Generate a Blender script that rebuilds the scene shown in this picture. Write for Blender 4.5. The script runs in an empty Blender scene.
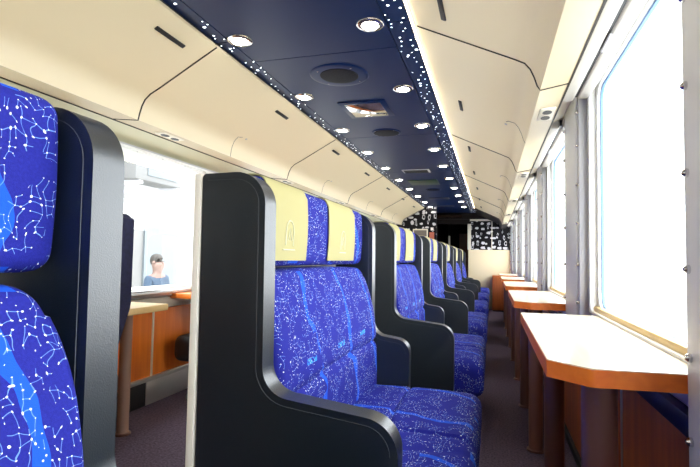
import bpy, bmesh, math, random
from mathutils import Vector, Matrix

sc = bpy.context.scene
C = sc.collection

# ------------------------------------------------------------------ camera
FPX, YAW, PITCH, ROLL, EYE = 483.68, 0.2858, 0.0511, 0.0181, 1.05
cam_d = bpy.data.cameras.new('camera'); cam = bpy.data.objects.new('camera', cam_d); C.objects.link(cam)
cy_, sy_, cp_, sp_ = math.cos(YAW), math.sin(YAW), math.cos(PITCH), math.sin(PITCH)
fwd = Vector((-sy_*cp_, cy_*cp_, sp_)); rt = Vector((cy_, sy_, 0)); up = rt.cross(fwd)
r2 = math.cos(ROLL)*rt + math.sin(ROLL)*up; u2 = -math.sin(ROLL)*rt + math.cos(ROLL)*up
m3 = Matrix((r2, u2, -fwd)).transposed()
cam.matrix_world = Matrix.Translation((0, 0, EYE)) @ m3.to_4x4()
cam_d.sensor_fit = 'HORIZONTAL'; cam_d.sensor_width = 36.0
cam_d.lens = FPX/700.0*36.0; cam_d.clip_start = 0.02; cam_d.clip_end = 200
sc.camera = cam

# ------------------------------------------------------------------ light
world = bpy.data.worlds.new('daylight'); sc.world = world; world.use_nodes = True
bg = world.node_tree.nodes['Background']
bg.inputs['Color'].default_value = (0.90, 0.96, 1.0, 1); bg.inputs['Strength'].default_value = 11.2
sc.view_settings.view_transform = 'Standard'; sc.view_settings.look = 'None'
sc.view_settings.gamma = 1.0; sc.view_settings.use_curve_mapping = False
sc.view_settings.exposure = 0.0
sc.cycles.max_bounces = 10; sc.cycles.diffuse_bounces = 6; sc.cycles.transparent_max_bounces = 12
sc.cycles.sample_clamp_indirect = 12.0
def area(name, loc, sx, sy, power, rot, col):
    l = bpy.data.lights.new(name, 'AREA'); l.shape = 'RECTANGLE'; l.size = sx; l.size_y = sy
    l.energy = power; l.color = col
    o = bpy.data.objects.new(name, l); C.objects.link(o); o.location = loc; o.rotation_euler = rot
    return o

# ------------------------------------------------------------------ materials
def mat(name, base=(0.8, 0.8, 0.8), rough=0.5, metal=0.0, spec=0.5, noise=0.0, nscale=20.0, bump=0.0, bscale=200.0,
        emit=None, estr=0.0, sheen=0.0, coat=0.0, col2=None):
    m = bpy.data.materials.new(name); m.use_nodes = True
    nt = m.node_tree; b = nt.nodes['Principled BSDF']
    b.inputs['Base Color'].default_value = (*base, 1); b.inputs['Roughness'].default_value = rough
    b.inputs['Metallic'].default_value = metal; b.inputs['Specular IOR Level'].default_value = spec
    b.inputs['Sheen Weight'].default_value = sheen; b.inputs['Coat Weight'].default_value = coat; b.inputs['Coat Roughness'].default_value = 0.25
    tc = nt.nodes.new('ShaderNodeTexCoord')
    if noise or col2:
        n = nt.nodes.new('ShaderNodeTexNoise'); n.inputs['Scale'].default_value = nscale; n.inputs['Detail'].default_value = 4
        nt.links.new(tc.outputs['Object'], n.inputs['Vector'])
        r = nt.nodes.new('ShaderNodeValToRGB')
        c2 = col2 or tuple(max(0, c*(1-noise)) for c in base)
        r.color_ramp.elements[0].position = 0.35; r.color_ramp.elements[0].color = (*c2, 1)
        r.color_ramp.elements[1].position = 0.65; r.color_ramp.elements[1].color = (*base, 1)
        nt.links.new(n.outputs['Fac'], r.inputs['Fac']); nt.links.new(r.outputs['Color'], b.inputs['Base Color'])
    if bump:
        n2 = nt.nodes.new('ShaderNodeTexNoise'); n2.inputs['Scale'].default_value = bscale; n2.inputs['Detail'].default_value = 3
        nt.links.new(tc.outputs['Object'], n2.inputs['Vector'])
        bp = nt.nodes.new('ShaderNodeBump'); bp.inputs['Strength'].default_value = bump; bp.inputs['Distance'].default_value = 0.002
        nt.links.new(n2.outputs['Fac'], bp.inputs['Height']); nt.links.new(bp.outputs['Normal'], b.inputs['Normal'])
    if emit:
        b.inputs['Emission Color'].default_value = (*emit, 1); b.inputs['Emission Strength'].default_value = estr
    return m

def wood(name, c1, c2, rough=0.35, scale=3.0, axis='Z', coat=0.0):
    """veneer: stretched noise along the grain axis"""
    m = bpy.data.materials.new(name); m.use_nodes = True; nt = m.node_tree; b = nt.nodes['Principled BSDF']
    tc = nt.nodes.new('ShaderNodeTexCoord'); mp = nt.nodes.new('ShaderNodeMapping')
    s = {'X': (1, 14, 14), 'Y': (14, 1, 14), 'Z': (14, 14, 1)}[axis]
    mp.inputs['Scale'].default_value = tuple(v*scale for v in s)
    nt.links.new(tc.outputs['Object'], mp.inputs['Vector'])
    n = nt.nodes.new('ShaderNodeTexNoise'); n.inputs['Scale'].default_value = 1.0; n.inputs['Detail'].default_value = 6
    n.inputs['Distortion'].default_value = 0.6
    nt.links.new(mp.outputs['Vector'], n.inputs['Vector'])
    r = nt.nodes.new('ShaderNodeValToRGB'); r.color_ramp.elements[0].position = 0.3; r.color_ramp.elements[1].position = 0.7
    r.color_ramp.elements[0].color = (*c1, 1); r.color_ramp.elements[1].color = (*c2, 1)
    nt.links.new(n.outputs['Fac'], r.inputs['Fac']); nt.links.new(r.outputs['Color'], b.inputs['Base Color'])
    b.inputs['Roughness'].default_value = rough; b.inputs['Coat Weight'].default_value = coat
    b.inputs['Coat Roughness'].default_value = 0.12
    return m

class NB:
    """small node-graph writer"""
    def __init__(s, nt): s.nt = nt
    def _in(s, sock, v):
        if v is None: return
        if isinstance(v, bpy.types.NodeSocket): s.nt.links.new(v, sock)
        else: sock.default_value = v
    def m(s, op, a, b=None, c=None, clamp=False):
        n = s.nt.nodes.new('ShaderNodeMath'); n.operation = op; n.use_clamp = clamp
        s._in(n.inputs[0], a); s._in(n.inputs[1], b); s._in(n.inputs[2], c); return n.outputs[0]
    def v(s, op, a, b=None, sc_=None, out=0):
        n = s.nt.nodes.new('ShaderNodeVectorMath'); n.operation = op
        s._in(n.inputs[0], a); s._in(n.inputs[1], b)
        if sc_ is not None: s._in(n.inputs[3], sc_)
        return n.outputs['Value'] if out else n.outputs['Vector']
    def wn(s, vec):
        n = s.nt.nodes.new('ShaderNodeTexWhiteNoise'); n.noise_dimensions = '3D'; s._in(n.inputs['Vector'], vec)
        return n.outputs['Value'], n.outputs['Color']
    def noise(s, vec, scale, detail=2):
        n = s.nt.nodes.new('ShaderNodeTexNoise'); n.inputs['Scale'].default_value = scale; n.inputs['Detail'].default_value = detail
        s._in(n.inputs['Vector'], vec); return n.outputs['Fac']
    def mix(s, f, a, b):
        n = s.nt.nodes.new('ShaderNodeMix'); n.data_type = 'RGBA'
        s._in(n.inputs[0], f)
        for sock, v in ((n.inputs[6], a), (n.inputs[7], b)):
            if isinstance(v, tuple): v = (*v, 1)
            s._in(sock, v)
        return n.outputs[2]

def star_fabric(name, cell=0.0118):
    m = bpy.data.materials.new(name); m.use_nodes = True; nt = m.node_tree; b = nt.nodes['Principled BSDF']
    g = NB(nt)
    uvn = nt.nodes.new('ShaderNodeUVMap'); uvn.uv_map = 'fabric'
    uv = uvn.outputs['UV']
    # gentle warp so that the rows do not line up
    wx = g.m('MULTIPLY', g.m('SUBTRACT', g.noise(uv, 24.0, 1), 0.5), 0.030)
    wy = g.m('MULTIPLY', g.m('SUBTRACT', g.noise(g.v('ADD', uv, (3.1, 7.7, 0)), 24.0, 1), 0.5), 0.030)
    cb = nt.nodes.new('ShaderNodeCombineXYZ'); nt.links.new(wx, cb.inputs[0]); nt.links.new(wy, cb.inputs[1])
    p = g.v('SCALE', g.v('ADD', uv, cb.outputs[0]), sc_=1.0/cell)
    c = g.v('FLOOR', p)
    def star(cellv):
        _, col = g.wn(cellv)
        q = g.v('ADD', g.v('MULTIPLY', g.v('SUBTRACT', col, (0.5, 0.5, 0.5)), (0.78, 0.78, 0)), (0.5, 0.5, 0))
        return g.v('ADD', cellv, q)
    A = star(c)
    PA = g.v('SUBTRACT', p, A)
    dmin = None
    for off, key in (((1, 0, 0), (0, 0, 11.3)), ((-1, 0, 0), (-1, 0, 11.3)), ((0, 1, 0), (0, 0, 23.7)), ((0, -1, 0), (0, -1, 23.7))):
        Bc = star(g.v('ADD', c, off)); BA = g.v('SUBTRACT', Bc, A)
        h = g.m('DIVIDE', g.v('DOT_PRODUCT', PA, BA, out=1), g.v('DOT_PRODUCT', BA, BA, out=1), clamp=True)
        d = g.v('LENGTH', g.v('SUBTRACT', PA, g.v('SCALE', BA, sc_=h)), out=1)
        on, _ = g.wn(g.v('ADD', c, key))
        d = g.m('ADD', d, g.m('LESS_THAN', on, 0.52))
        dmin = d if dmin is None else g.m('MINIMUM', dmin, d)
    line = g.m('LESS_THAN', dmin, 0.038)
    rr, _ = g.wn(g.v('ADD', c, (0, 0, 5.5)))
    rad = g.m('MULTIPLY_ADD', g.m('POWER', rr, 3.0), 0.10, 0.060)
    dot = g.m('LESS_THAN', g.v('LENGTH', PA, out=1), rad)
    # patches without stars
    pres = g.m('GREATER_THAN', g.noise(uv, 16.0, 2), 0.46)
    line = g.m('MULTIPLY', line, pres); dot = g.m('MULTIPLY', dot, g.m('MAXIMUM', pres, 0.0))
    # streaks: slanting light blue ribbons and short bars
    sp = nt.nodes.new('ShaderNodeSeparateXYZ'); nt.links.new(uv, sp.inputs[0]); U, V = sp.outputs[0], sp.outputs[1]
    nz = g.m('MULTIPLY', g.m('SUBTRACT', g.noise(uv, 5.0, 2), 0.5), 0.20)
    a = g.m('DIVIDE', g.m('ADD', g.m('ADD', U, g.m('MULTIPLY', V, 0.16)), nz), 0.36)
    a = g.m('ADD', a, 0.10)
    t = g.m('MULTIPLY', g.m('ABSOLUTE', g.m('SUBTRACT', g.m('FRACT', a), 0.5)), 0.36)
    brk = g.m('GREATER_THAN', g.noise(g.v('ADD', uv, (9, 1, 0)), 5.0, 1), 0.38)
    rib = g.m('MULTIPLY', g.m('LESS_THAN', t, 0.014), brk)
    t1 = g.m('MULTIPLY', g.m('ABSOLUTE', g.m('SUBTRACT', g.m('FRACT', g.m('ADD', g.m('DIVIDE', U, 0.30), 0.833)), 0.5)), 0.30)
    t2 = g.m('MULTIPLY', g.m('ABSOLUTE', g.m('SUBTRACT', g.m('FRACT', g.m('DIVIDE', V, 0.90)), 0.82)), 0.90)
    bar = g.m('MULTIPLY', g.m('MULTIPLY', g.m('LESS_THAN', t1, 0.040), g.m('LESS_THAN', t2, 0.008)), g.m('GREATER_THAN', g.noise(uv, 60.0, 1), 0.42))
    mott = g.noise(uv, 260.0, 2)
    mott2 = g.noise(uv, 10.0, 3)
    base = g.mix(mott, (0.010, 0.009, 0.12), (0.026, 0.028, 0.30))
    base = g.mix(g.m('MULTIPLY', mott2, 0.6), base, (0.016, 0.026, 0.30))
    base = g.mix(g.m('MULTIPLY', rib, 0.75), base, (0.012, 0.11, 0.70))
    base = g.mix(g.m('MULTIPLY', bar, 0.85), base, (0.03, 0.28, 0.85))
    base = g.mix(g.m('MULTIPLY', line, 0.60), base, (0.22, 0.42, 0.92))
    base = g.mix(dot, base, (0.86, 0.88, 0.74))
    nt.links.new(base, b.inputs['Base Color'])
    b.inputs['Roughness'].default_value = 0.85; b.inputs['Sheen Weight'].default_value = 0.0
    b.inputs['Sheen Roughness'].default_value = 0.4; b.inputs['Sheen Tint'].default_value = (0.6, 0.7, 1, 1)
    b.inputs['Specular IOR Level'].default_value = 0.12
    bp = nt.nodes.new('ShaderNodeBump'); bp.inputs['Strength'].default_value = 0.25; bp.inputs['Distance'].default_value = 0.002
    nt.links.new(g.noise(uv, 700.0, 2), bp.inputs['Height']); nt.links.new(bp.outputs['Normal'], b.inputs['Normal'])
    return m

def glass_mat(name, tint=(1, 1, 1), gloss=0.06):
    m = bpy.data.materials.new(name); m.use_nodes = True; nt = m.node_tree
    for n in list(nt.nodes):
        if n.type != 'OUTPUT_MATERIAL': nt.nodes.remove(n)
    out = nt.nodes['Material Output']
    t = nt.nodes.new('ShaderNodeBsdfTransparent'); t.inputs['Color'].default_value = (*tint, 1)
    gl = nt.nodes.new('ShaderNodeBsdfGlossy'); gl.inputs['Roughness'].default_value = 0.02
    mx = nt.nodes.new('ShaderNodeMixShader'); mx.inputs['Fac'].default_value = gloss
    nt.links.new(t.outputs[0], mx.inputs[1]); nt.links.new(gl.outputs[0], mx.inputs[2]); nt.links.new(mx.outputs[0], out.inputs['Surface'])
    return m

def star_ceiling(name):
    """navy lacquer with scattered fibre-optic star lights"""
    m = bpy.data.materials.new(name); m.use_nodes = True; nt = m.node_tree; b = nt.nodes['Principled BSDF']; g = NB(nt)
    tc = nt.nodes.new('ShaderNodeTexCoord'); co = tc.outputs['Object']
    sc_v = g.v('SCALE', g.v('MULTIPLY', co, (1, 1, 0)), sc_=1/0.048); c = g.v('FLOOR', sc_v)
    val, col = g.wn(c)
    A = g.v('ADD', c, g.v('ADD', g.v('MULTIPLY', g.v('SUBTRACT', col, (.5, .5, .5)), (.7, .7, 0)), (.5, .5, 0)))
    d = g.v('LENGTH', g.v('SUBTRACT', sc_v, A), out=1)
    dot = g.m('LESS_THAN', d, g.m('MULTIPLY_ADD', g.m('POWER', val, 4), 0.10, 0.075))
    sk, _ = g.wn(g.v('ADD', c, (0, 0, 7.1)))
    dot = g.m('MULTIPLY', dot, g.m('GREATER_THAN', sk, 0.40))
    b.inputs['Base Color'].default_value = (0.005, 0.018, 0.080, 1); b.inputs['Roughness'].default_value = 0.35; b.inputs['Specular IOR Level'].default_value = 0.12
    b.inputs['Emission Color'].default_value = (0.85, 0.93, 1, 1)
    nt.links.new(g.m('MULTIPLY', dot, 6.0), b.inputs['Emission Strength'])
    return m

def motif_panel(name):
    """black decorative film with white little drawings"""
    m = bpy.data.materials.new(name); m.use_nodes = True; nt = m.node_tree; b = nt.nodes['Principled BSDF']; g = NB(nt)
    tc = nt.nodes.new('ShaderNodeTexCoord'); co = g.v('MULTIPLY', tc.outputs['Object'], (1, 0, 1))
    sp = nt.nodes.new('ShaderNodeSeparateXYZ'); nt.links.new(co, sp.inputs[0])
    cb = nt.nodes.new('ShaderNodeCombineXYZ'); nt.links.new(sp.outputs[0], cb.inputs[0]); nt.links.new(sp.outputs[2], cb.inputs[1])
    wv = g.m('MULTIPLY', g.m('SUBTRACT', g.noise(cb.outputs[0], 18.0, 1), 0.5), 0.05)
    c2 = nt.nodes.new('ShaderNodeCombineXYZ'); nt.links.new(wv, c2.inputs[0])
    p = g.v('SCALE', g.v('ADD', cb.outputs[0], c2.outputs[0]), sc_=1/0.115); c = g.v('FLOOR', p)
    val, col = g.wn(c)
    A = g.v('ADD', c, g.v('ADD', g.v('MULTIPLY', g.v('SUBTRACT', col, (.5, .5, .5)), (.75, .75, 0)), (.5, .5, 0)))
    st, _ = g.wn(g.v('ADD', c, (0, 0, 3.3)))
    dv = g.v('SUBTRACT', p, A)
    s2 = nt.nodes.new('ShaderNodeSeparateXYZ'); nt.links.new(dv, s2.inputs[0])
    c3 = nt.nodes.new('ShaderNodeCombineXYZ')
    nt.links.new(g.m('MULTIPLY', s2.outputs[0], g.m('MULTIPLY_ADD', st, 1.6, 0.6)), c3.inputs[0])
    nt.links.new(g.m('MULTIPLY', s2.outputs[1], g.m('MULTIPLY_ADD', st, -1.4, 2.0)), c3.inputs[1])
    d = g.v('LENGTH', c3.outputs[0], out=1)
    rad = g.m('MULTIPLY_ADD', val, 0.26, 0.22)
    blob = g.m('LESS_THAN', d, rad)
    hole = g.m('MULTIPLY', g.m('LESS_THAN', d, g.m('MULTIPLY', rad, 0.6)), g.m('GREATER_THAN', st, 0.6))
    f = g.m('MULTIPLY', blob, g.m('SUBTRACT', 1.0, hole))
    base = g.mix(f, (0.008, 0.007, 0.009), (0.62, 0.60, 0.62))
    nt.links.new(base, b.inputs['Base Color']); b.inputs['Roughness'].default_value = 0.5; b.inputs['Specular IOR Level'].default_value = 0.1
    return m

M = {}
M['cream'] = mat('cream_panel', (0.84, 0.73, 0.51), 0.42, spec=0.35)
M['lip'] = mat('tan_lip', (0.55, 0.45, 0.28), 0.45)
M['sage'] = mat('sage_panel', (0.55, 0.53, 0.36), 0.5)
M['seam'] = mat('dark_seam', (0.02, 0.015, 0.01), 0.6)
M['navy'] = mat('navy_lacquer', (0.005, 0.018, 0.080), 0.36, spec=0.12)
M['starstrip'] = star_ceiling('navy_star_strip')
M['white'] = mat('white_paint', (0.84, 0.85, 0.84), 0.35)
M['ivory'] = mat('ivory_paint', (0.75, 0.70, 0.58), 0.45)
M['grey'] = mat('grey_metal', (0.52, 0.52, 0.55), 0.38, metal=0.2)
M['steel'] = mat('brushed_steel', (0.62, 0.62, 0.60), 0.3, metal=0.8)
M['chrome'] = mat('chrome', (0.7, 0.7, 0.72), 0.15, metal=1.0)
M['seal'] = mat('blue_rubber_seal', (0.13, 0.26, 0.48), 0.5)
M['glass'] = glass_mat('window_glass')
M['carpet'] = mat('carpet', (0.15, 0.115, 0.165), 0.95, noise=0.5, nscale=90, bump=0.6, bscale=500, spec=0.1)
M['leather'] = mat('black_leather', (0.004, 0.009, 0.014), 0.40, bump=0.22, bscale=420, spec=0.75, coat=0.35)
M['thread'] = mat('grey_stitching', (0.05, 0.055, 0.06), 0.5)
M['fabric'] = star_fabric('constellation_fabric')
M['fabric_dark'] = mat('navy_fabric', (0.010, 0.012, 0.060), 0.85, noise=0.4, nscale=60)
M['yellow'] = mat('pale_yellow_cover', (0.385, 0.345, 0.150), 0.8, bump=0.2, bscale=600)
M['yellow_mark'] = mat('pale_mark', (0.58, 0.56, 0.38), 0.7)
M['maple'] = wood('maple_edge', (0.93, 0.84, 0.70), (0.97, 0.91, 0.80), 0.5)
M['tabletop'] = wood('light_laminate', (0.74, 0.60, 0.40), (0.86, 0.74, 0.54), 0.28, 2.0, 'Y', coat=0.4)
M['table_edge'] = wood('reddish_wood_edge', (0.82, 0.16, 0.012), (0.97, 0.25, 0.022), 0.5, 2.0, 'Y', coat=0.0)
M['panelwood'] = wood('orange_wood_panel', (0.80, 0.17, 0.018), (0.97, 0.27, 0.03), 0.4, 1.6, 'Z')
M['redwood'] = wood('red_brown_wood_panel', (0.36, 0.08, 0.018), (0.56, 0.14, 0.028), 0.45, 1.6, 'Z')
M['trimwood'] = wood('pine_trim', (0.75, 0.52, 0.22), (0.85, 0.64, 0.32), 0.45, 2.0, 'Y')
M['column'] = mat('brown_column', (0.19, 0.085, 0.065), 0.35, metal=0.3, coat=0.2)
M['black'] = mat('black_plastic', (0.012, 0.012, 0.014), 0.5)
M['mesh'] = mat('speaker_mesh', (0.018, 0.018, 0.024), 0.6, bump=0.9, bscale=90, spec=0.08)
M['lamp'] = mat('lamp_lens', (1, 1, 1), 0.4, emit=(1.0, 0.95, 0.86), estr=40.0)
M['cove'] = mat('cove_lens', (1, 1, 1), 0.4, emit=(1.0, 0.84, 0.55), estr=6.0)
M['motif'] = motif_panel('motif_film')
M['darkwall'] = mat('dark_vestibule', (0.012, 0.008, 0.008), 0.4, spec=0.15)
M['brownwall'] = mat('brown_vestibule_panel', (0.16, 0.045, 0.012), 0.35)
M['mirror'] = mat('mirror_plate', (0.75, 0.75, 0.78), 0.06, metal=1.0)
M['green'] = mat('dark_green_plate', (0.010, 0.045, 0.020), 0.4)
M['wallcream'] = mat('partition_cream', (0.80, 0.66, 0.42), 0.5)
M['concrete'] = mat('pale_platform', (0.62, 0.62, 0.60), 0.9, noise=0.15, nscale=1.5)
M['pale_wall'] = mat('grey_rendered_wall', (0.15, 0.147, 0.142), 0.9, noise=0.1, nscale=0.8)
M['pale_blue'] = mat('pale_blue_glass', (0.105, 0.122, 0.130), 0.6)
M['rail_steel'] = mat('track_steel', (0.40, 0.40, 0.40), 0.4, metal=0.5)
M['skin'] = mat('skin', (0.16, 0.10, 0.08), 0.6)
M['shirt'] = mat('blue_cloth', (0.030, 0.050, 0.080), 0.9)
M['hair'] = mat('dark_hair', (0.03, 0.025, 0.02), 0.7)
M['red'] = mat('reddish_print', (0.50, 0.12, 0.07), 0.5)

# ------------------------------------------------------------------ mesh helpers
def link(name, bm, mats, parent=None, smooth=True, angle=0.7):
    me = bpy.data.meshes.new(name)
    bmesh.ops.recalc_face_normals(bm, faces=bm.faces[:])
    bm.to_mesh(me); bm.free()
    for mm in (mats if isinstance(mats, (list, tuple)) else [mats]): me.materials.append(mm)
    if smooth:
        for p in me.polygons: p.use_smooth = True
        me.set_sharp_from_angle(angle=angle)
    o = bpy.data.objects.new(name, me); C.objects.link(o)
    if parent: o.parent = parent
    return o

def empty(name, loc=(0, 0, 0), rz=0.0):
    o = bpy.data.objects.new(name, None); C.objects.link(o); o.location = loc; o.rotation_euler = (0, 0, rz); o.empty_display_size = 0.1
    return o

def tag(o, label=None, cat=None, group=None, kind=None):
    if label: o['label'] = label
    if cat: o['category'] = cat
    if group: o['group'] = group
    if kind: o['kind'] = kind
    return o

def add_box(bm, x0, x1, y0, y1, z0, z1, bev=0.0, seg=2, mi=0):
    vs = [bm.verts.new((x, y, z)) for x in (x0, x1) for y in (y0, y1) for z in (z0, z1)]
    idx = [(0, 1, 3, 2), (4, 6, 7, 5), (0, 4, 5, 1), (2, 3, 7, 6), (0, 2, 6, 4), (1, 5, 7, 3)]
    fs = [bm.faces.new([vs[i] for i in f]) for f in idx]
    for f in fs: f.material_index = mi
    if bev:
        es = list({e for f in fs for e in f.edges})
        bmesh.ops.bevel(bm, geom=es, offset=bev, segments=seg, affect='EDGES', profile=0.5)
    return bm
def B(): return bmesh.new()
def box(*a, **k): return add_box(B(), *a, **k)

def add_cyl(bm, p0, p1, r, n=20, r1=None, mi=0):
    p0, p1 = Vector(p0), Vector(p1); d = (p1-p0).normalized()
    a = d.orthogonal().normalized(); b = d.cross(a); r1 = r if r1 is None else r1
    A = [bm.verts.new(p0+(a*math.cos(t)+b*math.sin(t))*r) for t in [2*math.pi*i/n for i in range(n)]]
    Z = [bm.verts.new(p1+(a*math.cos(t)+b*math.sin(t))*r1) for t in [2*math.pi*i/n for i in range(n)]]
    fs = [bm.faces.new((A[i], A[(i+1) % n], Z[(i+1) % n], Z[i])) for i in range(n)]
    fs += [bm.faces.new(A[::-1]), bm.faces.new(Z)]
    for f in fs: f.material_index = mi
    return bm

def add_tube(bm, pts, r, n=8, mi=0, closed=False):
    pts = [Vector(p) for p in pts]; rings = []
    N = len(pts)
    ref = None
    for i, p in enumerate(pts):
        if closed: d = (pts[(i+1) % N]-pts[i-1])
        else: d = pts[min(i+1, N-1)]-pts[max(i-1, 0)]
        d.normalize()
        if ref is None: ref = d.orthogonal().normalized()
        a = (ref - d*ref.dot(d)).normalized(); ref = a; b = d.cross(a)
        rings.append([bm.verts.new(p+(a*math.cos(t)+b*math.sin(t))*r) for t in [2*math.pi*k/n for k in range(n)]])
    rng = range(N if closed else N-1)
    for i in rng:
        A, Z = rings[i], rings[(i+1) % N]
        for k in range(n):
            f = bm.faces.new((A[k], A[(k+1) % n], Z[(k+1) % n], Z[k])); f.material_index = mi
    if not closed:
        bm.faces.new(rings[0][::-1]).material_index = mi; bm.faces.new(rings[-1]).material_index = mi
    return bm

def add_disc_stack(bm, c, prof, n=32, mi=0, sx=1.0, sy=1.0):
    """lathe about z: prof = [(r, z)...]; caps closed at both ends"""
    rings = []
    for r, z in prof:
        rings.append([bm.verts.new((c[0]+sx*r*math.cos(2*math.pi*i/n), c[1]+sy*r*math.sin(2*math.pi*i/n), c[2]+z)) for i in range(n)])
    for A, Z in zip(rings, rings[1:]):
        for i in range(n):
            f = bm.faces.new((A[i], A[(i+1) % n], Z[(i+1) % n], Z[i])); f.material_index = mi
    bm.faces.new(rings[0][::-1]).material_index = mi; bm.faces.new(rings[-1]).material_index = mi
    return bm

def fillet(pts, n=8):
    """pts [(x,z,r)] closed polygon -> list of 2D points with rounded corners"""
    out = []; N = len(pts)
    for i in range(N):
        p = Vector(pts[i][:2]); r = pts[i][2]
        if r <= 0: out.append(p); continue
        a = Vector(pts[i-1][:2])-p; b = Vector(pts[(i+1) % N][:2])-p
        la, lb = a.length, b.length; a.normalize(); b.normalize()
        ang = a.angle(b); t = min(r/math.tan(ang/2), la*0.49, lb*0.49); rr = t*math.tan(ang/2)
        c = p + (a+b).normalized()*(rr/math.sin(ang/2))
        s = p+a*t-c; e = p+b*t-c
        tot = s.angle(e); sg = 1 if s.x*e.y-s.y*e.x > 0 else -1
        for k in range(n+1):
            th = sg*tot*k/n
            out.append(c+Vector((s.x*math.cos(th)-s.y*math.sin(th), s.x*math.sin(th)+s.y*math.cos(th))))
    return out

def slab_xz(pts, y0, y1, bev=0.015, seg=4, bm=None):
    """outline in XZ extruded along Y with rounded rim"""
    bm = bm or B()
    A = [bm.verts.new((p.x, y0, p.y)) for p in pts]; Z = [bm.verts.new((p.x, y1, p.y)) for p in pts]
    n = len(pts)
    f0 = bm.faces.new(A); f1 = bm.faces.new(Z[::-1])
    for i in range(n): bm.faces.new((A[i], Z[i], Z[(i+1) % n], A[(i+1) % n]))
    if bev:
        es = [e for f in (f0, f1) for e in f.edges]
        bmesh.ops.bevel(bm, geom=es, offset=bev, segments=seg, affect='EDGES', profile=0.5, clamp_overlap=True)
    return bm

def inset2d(pts, d):
    """inward offset of a polygon (per-vertex)"""
    n = len(pts); area_ = sum(pts[i].x*pts[(i+1) % n].y-pts[(i+1) % n].x*pts[i].y for i in range(n)); s = 1 if area_ > 0 else -1
    out = []
    for i in range(n):
        t = (pts[(i+1) % n]-pts[i-1]); 
        if t.length < 1e-9: continue
        t.normalize(); out.append(pts[i]+Vector((-t.y, t.x))*d*s)
    return out

def soft_box(x0, x1, y0, y1, z0, z1, r, warp=None, n=(10, 16, 10)):
    """rounded upholstered box; UV map 'fabric' in metres by face direction"""
    bm = B(); c = Vector(((x0+x1)/2, (y0+y1)/2, (z0+z1)/2)); h = Vector(((x1-x0)/2, (y1-y0)/2, (z1-z0)/2))
    R = min(r, min(h)*0.98)
    def knots(hh, k):
        inner = hh-R; arc = 4
        ks = [-hh+R*(1-math.cos(math.pi/2*i/arc)) for i in range(arc)]
        # positions on cube that map evenly over the rounded edge
        ks = [-hh+R*(math.tan(math.pi/4*i/arc)) for i in range(arc)]
        mid = [-inner+2*inner*i/k for i in range(k+1)]
        return ks+mid+[-v for v in ks[::-1]]
    K = [knots(h[i], n[i]) for i in range(3)]
    cache = {}
    def vert(i, j, k):
        key = (i, j, k)
        if key not in cache:
            p = Vector((K[0][i], K[1][j], K[2][k]))
            q = Vector([max(-(h[a]-R), min(h[a]-R, p[a])) for a in range(3)])
            d = p-q
            if d.length > 1e-9: p = q+d.normalized()*R
            p += c
            if warp: p = Vector(warp(p))
            cache[key] = bm.verts.new(p)
        return cache[key]
    L = [len(k)-1 for k in K]
    uvl = bm.loops.layers.uv.new('fabric')
    def quad(vs, ax):
        f = bm.faces.new(vs)
        for lp in f.loops:
            co = lp.vert.co
            lp[uvl].uv = {0: (co.y, co.z), 1: (co.x+0.37, co.z), 2: (co.y, co.x+1.31)}[ax]
    for j in range(L[1]):
        for k in range(L[2]):
            for i in (0, L[0]): quad((vert(i, j, k), vert(i, j+1, k), vert(i, j+1, k+1), vert(i, j, k+1)), 0)
    for i in range(L[0]):
        for k in range(L[2]):
            for j in (0, L[1]): quad((vert(i, j, k), vert(i+1, j, k), vert(i+1, j, k+1), vert(i, j, k+1)), 1)
        for j in range(L[1]):
            for k in (0, L[2]): quad((vert(i, j, k), vert(i+1, j, k), vert(i+1, j+1, k), vert(i, j+1, k)), 2)
    return bm

def extrude_profile(prof, y0, y1, thick=0.02, out=1, bm=None):
    """open profile [(x,z)] made into a shell of given thickness, extruded along Y"""
    bm = bm or B(); P = [Vector(p) for p in prof]; Q = []
    for i, p in enumerate(P):
        t = (P[min(i+1, len(P)-1)]-P[max(i-1, 0)]).normalized(); Q.append(p+Vector((-t.y, t.x))*thick*out)
    loop = P+Q[::-1]; n = len(loop)
    A = [bm.verts.new((p.x, y0, p.y)) for p in loop]; Z = [bm.verts.new((p.x, y1, p.y)) for p in loop]
    for i in range(n): bm.faces.new((A[i], Z[i], Z[(i+1) % n], A[(i+1) % n]))
    m_ = len(P)
    for arr in (A, Z):
        for i in range(m_-1): bm.faces.new((arr[i], arr[i+1], arr[n-2-i], arr[n-1-i]))
    return bm

def dup(root):
    r = root.copy(); C.objects.link(r)
    for ch in list(root.children):
        c = ch.copy(); C.objects.link(c); c.parent = r
        for g_ in list(ch.children):
            d = g_.copy(); C.objects.link(d); d.parent = c
    return r

# ------------------------------------------------------------------ dimensions
Y0, Y1 = -1.9, 11.05           # car interior along its length
CX = -0.84                     # centre line
ZC = 2.107                     # navy ceiling
XR, XL = 0.461, -2.10          # glass planes
P = 1.70                       # bay length
LF = 0.09                      # raised floor on the side of the wooden back boards

# ------------------------------------------------------------------ floor
tag(link('floor', box(-0.80, 0.60, Y0, 14.0, -0.06, 0.0), M['carpet']), kind='structure')
tag(link('floor', box(-2.30, -0.80, Y0, Y1, -0.06, LF), M['carpet']), kind='structure')
tag(link('floor', box(-2.30, -0.80, Y1, 14.0, -0.06, 0.0), M['darkwall']), kind='structure')

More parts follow.
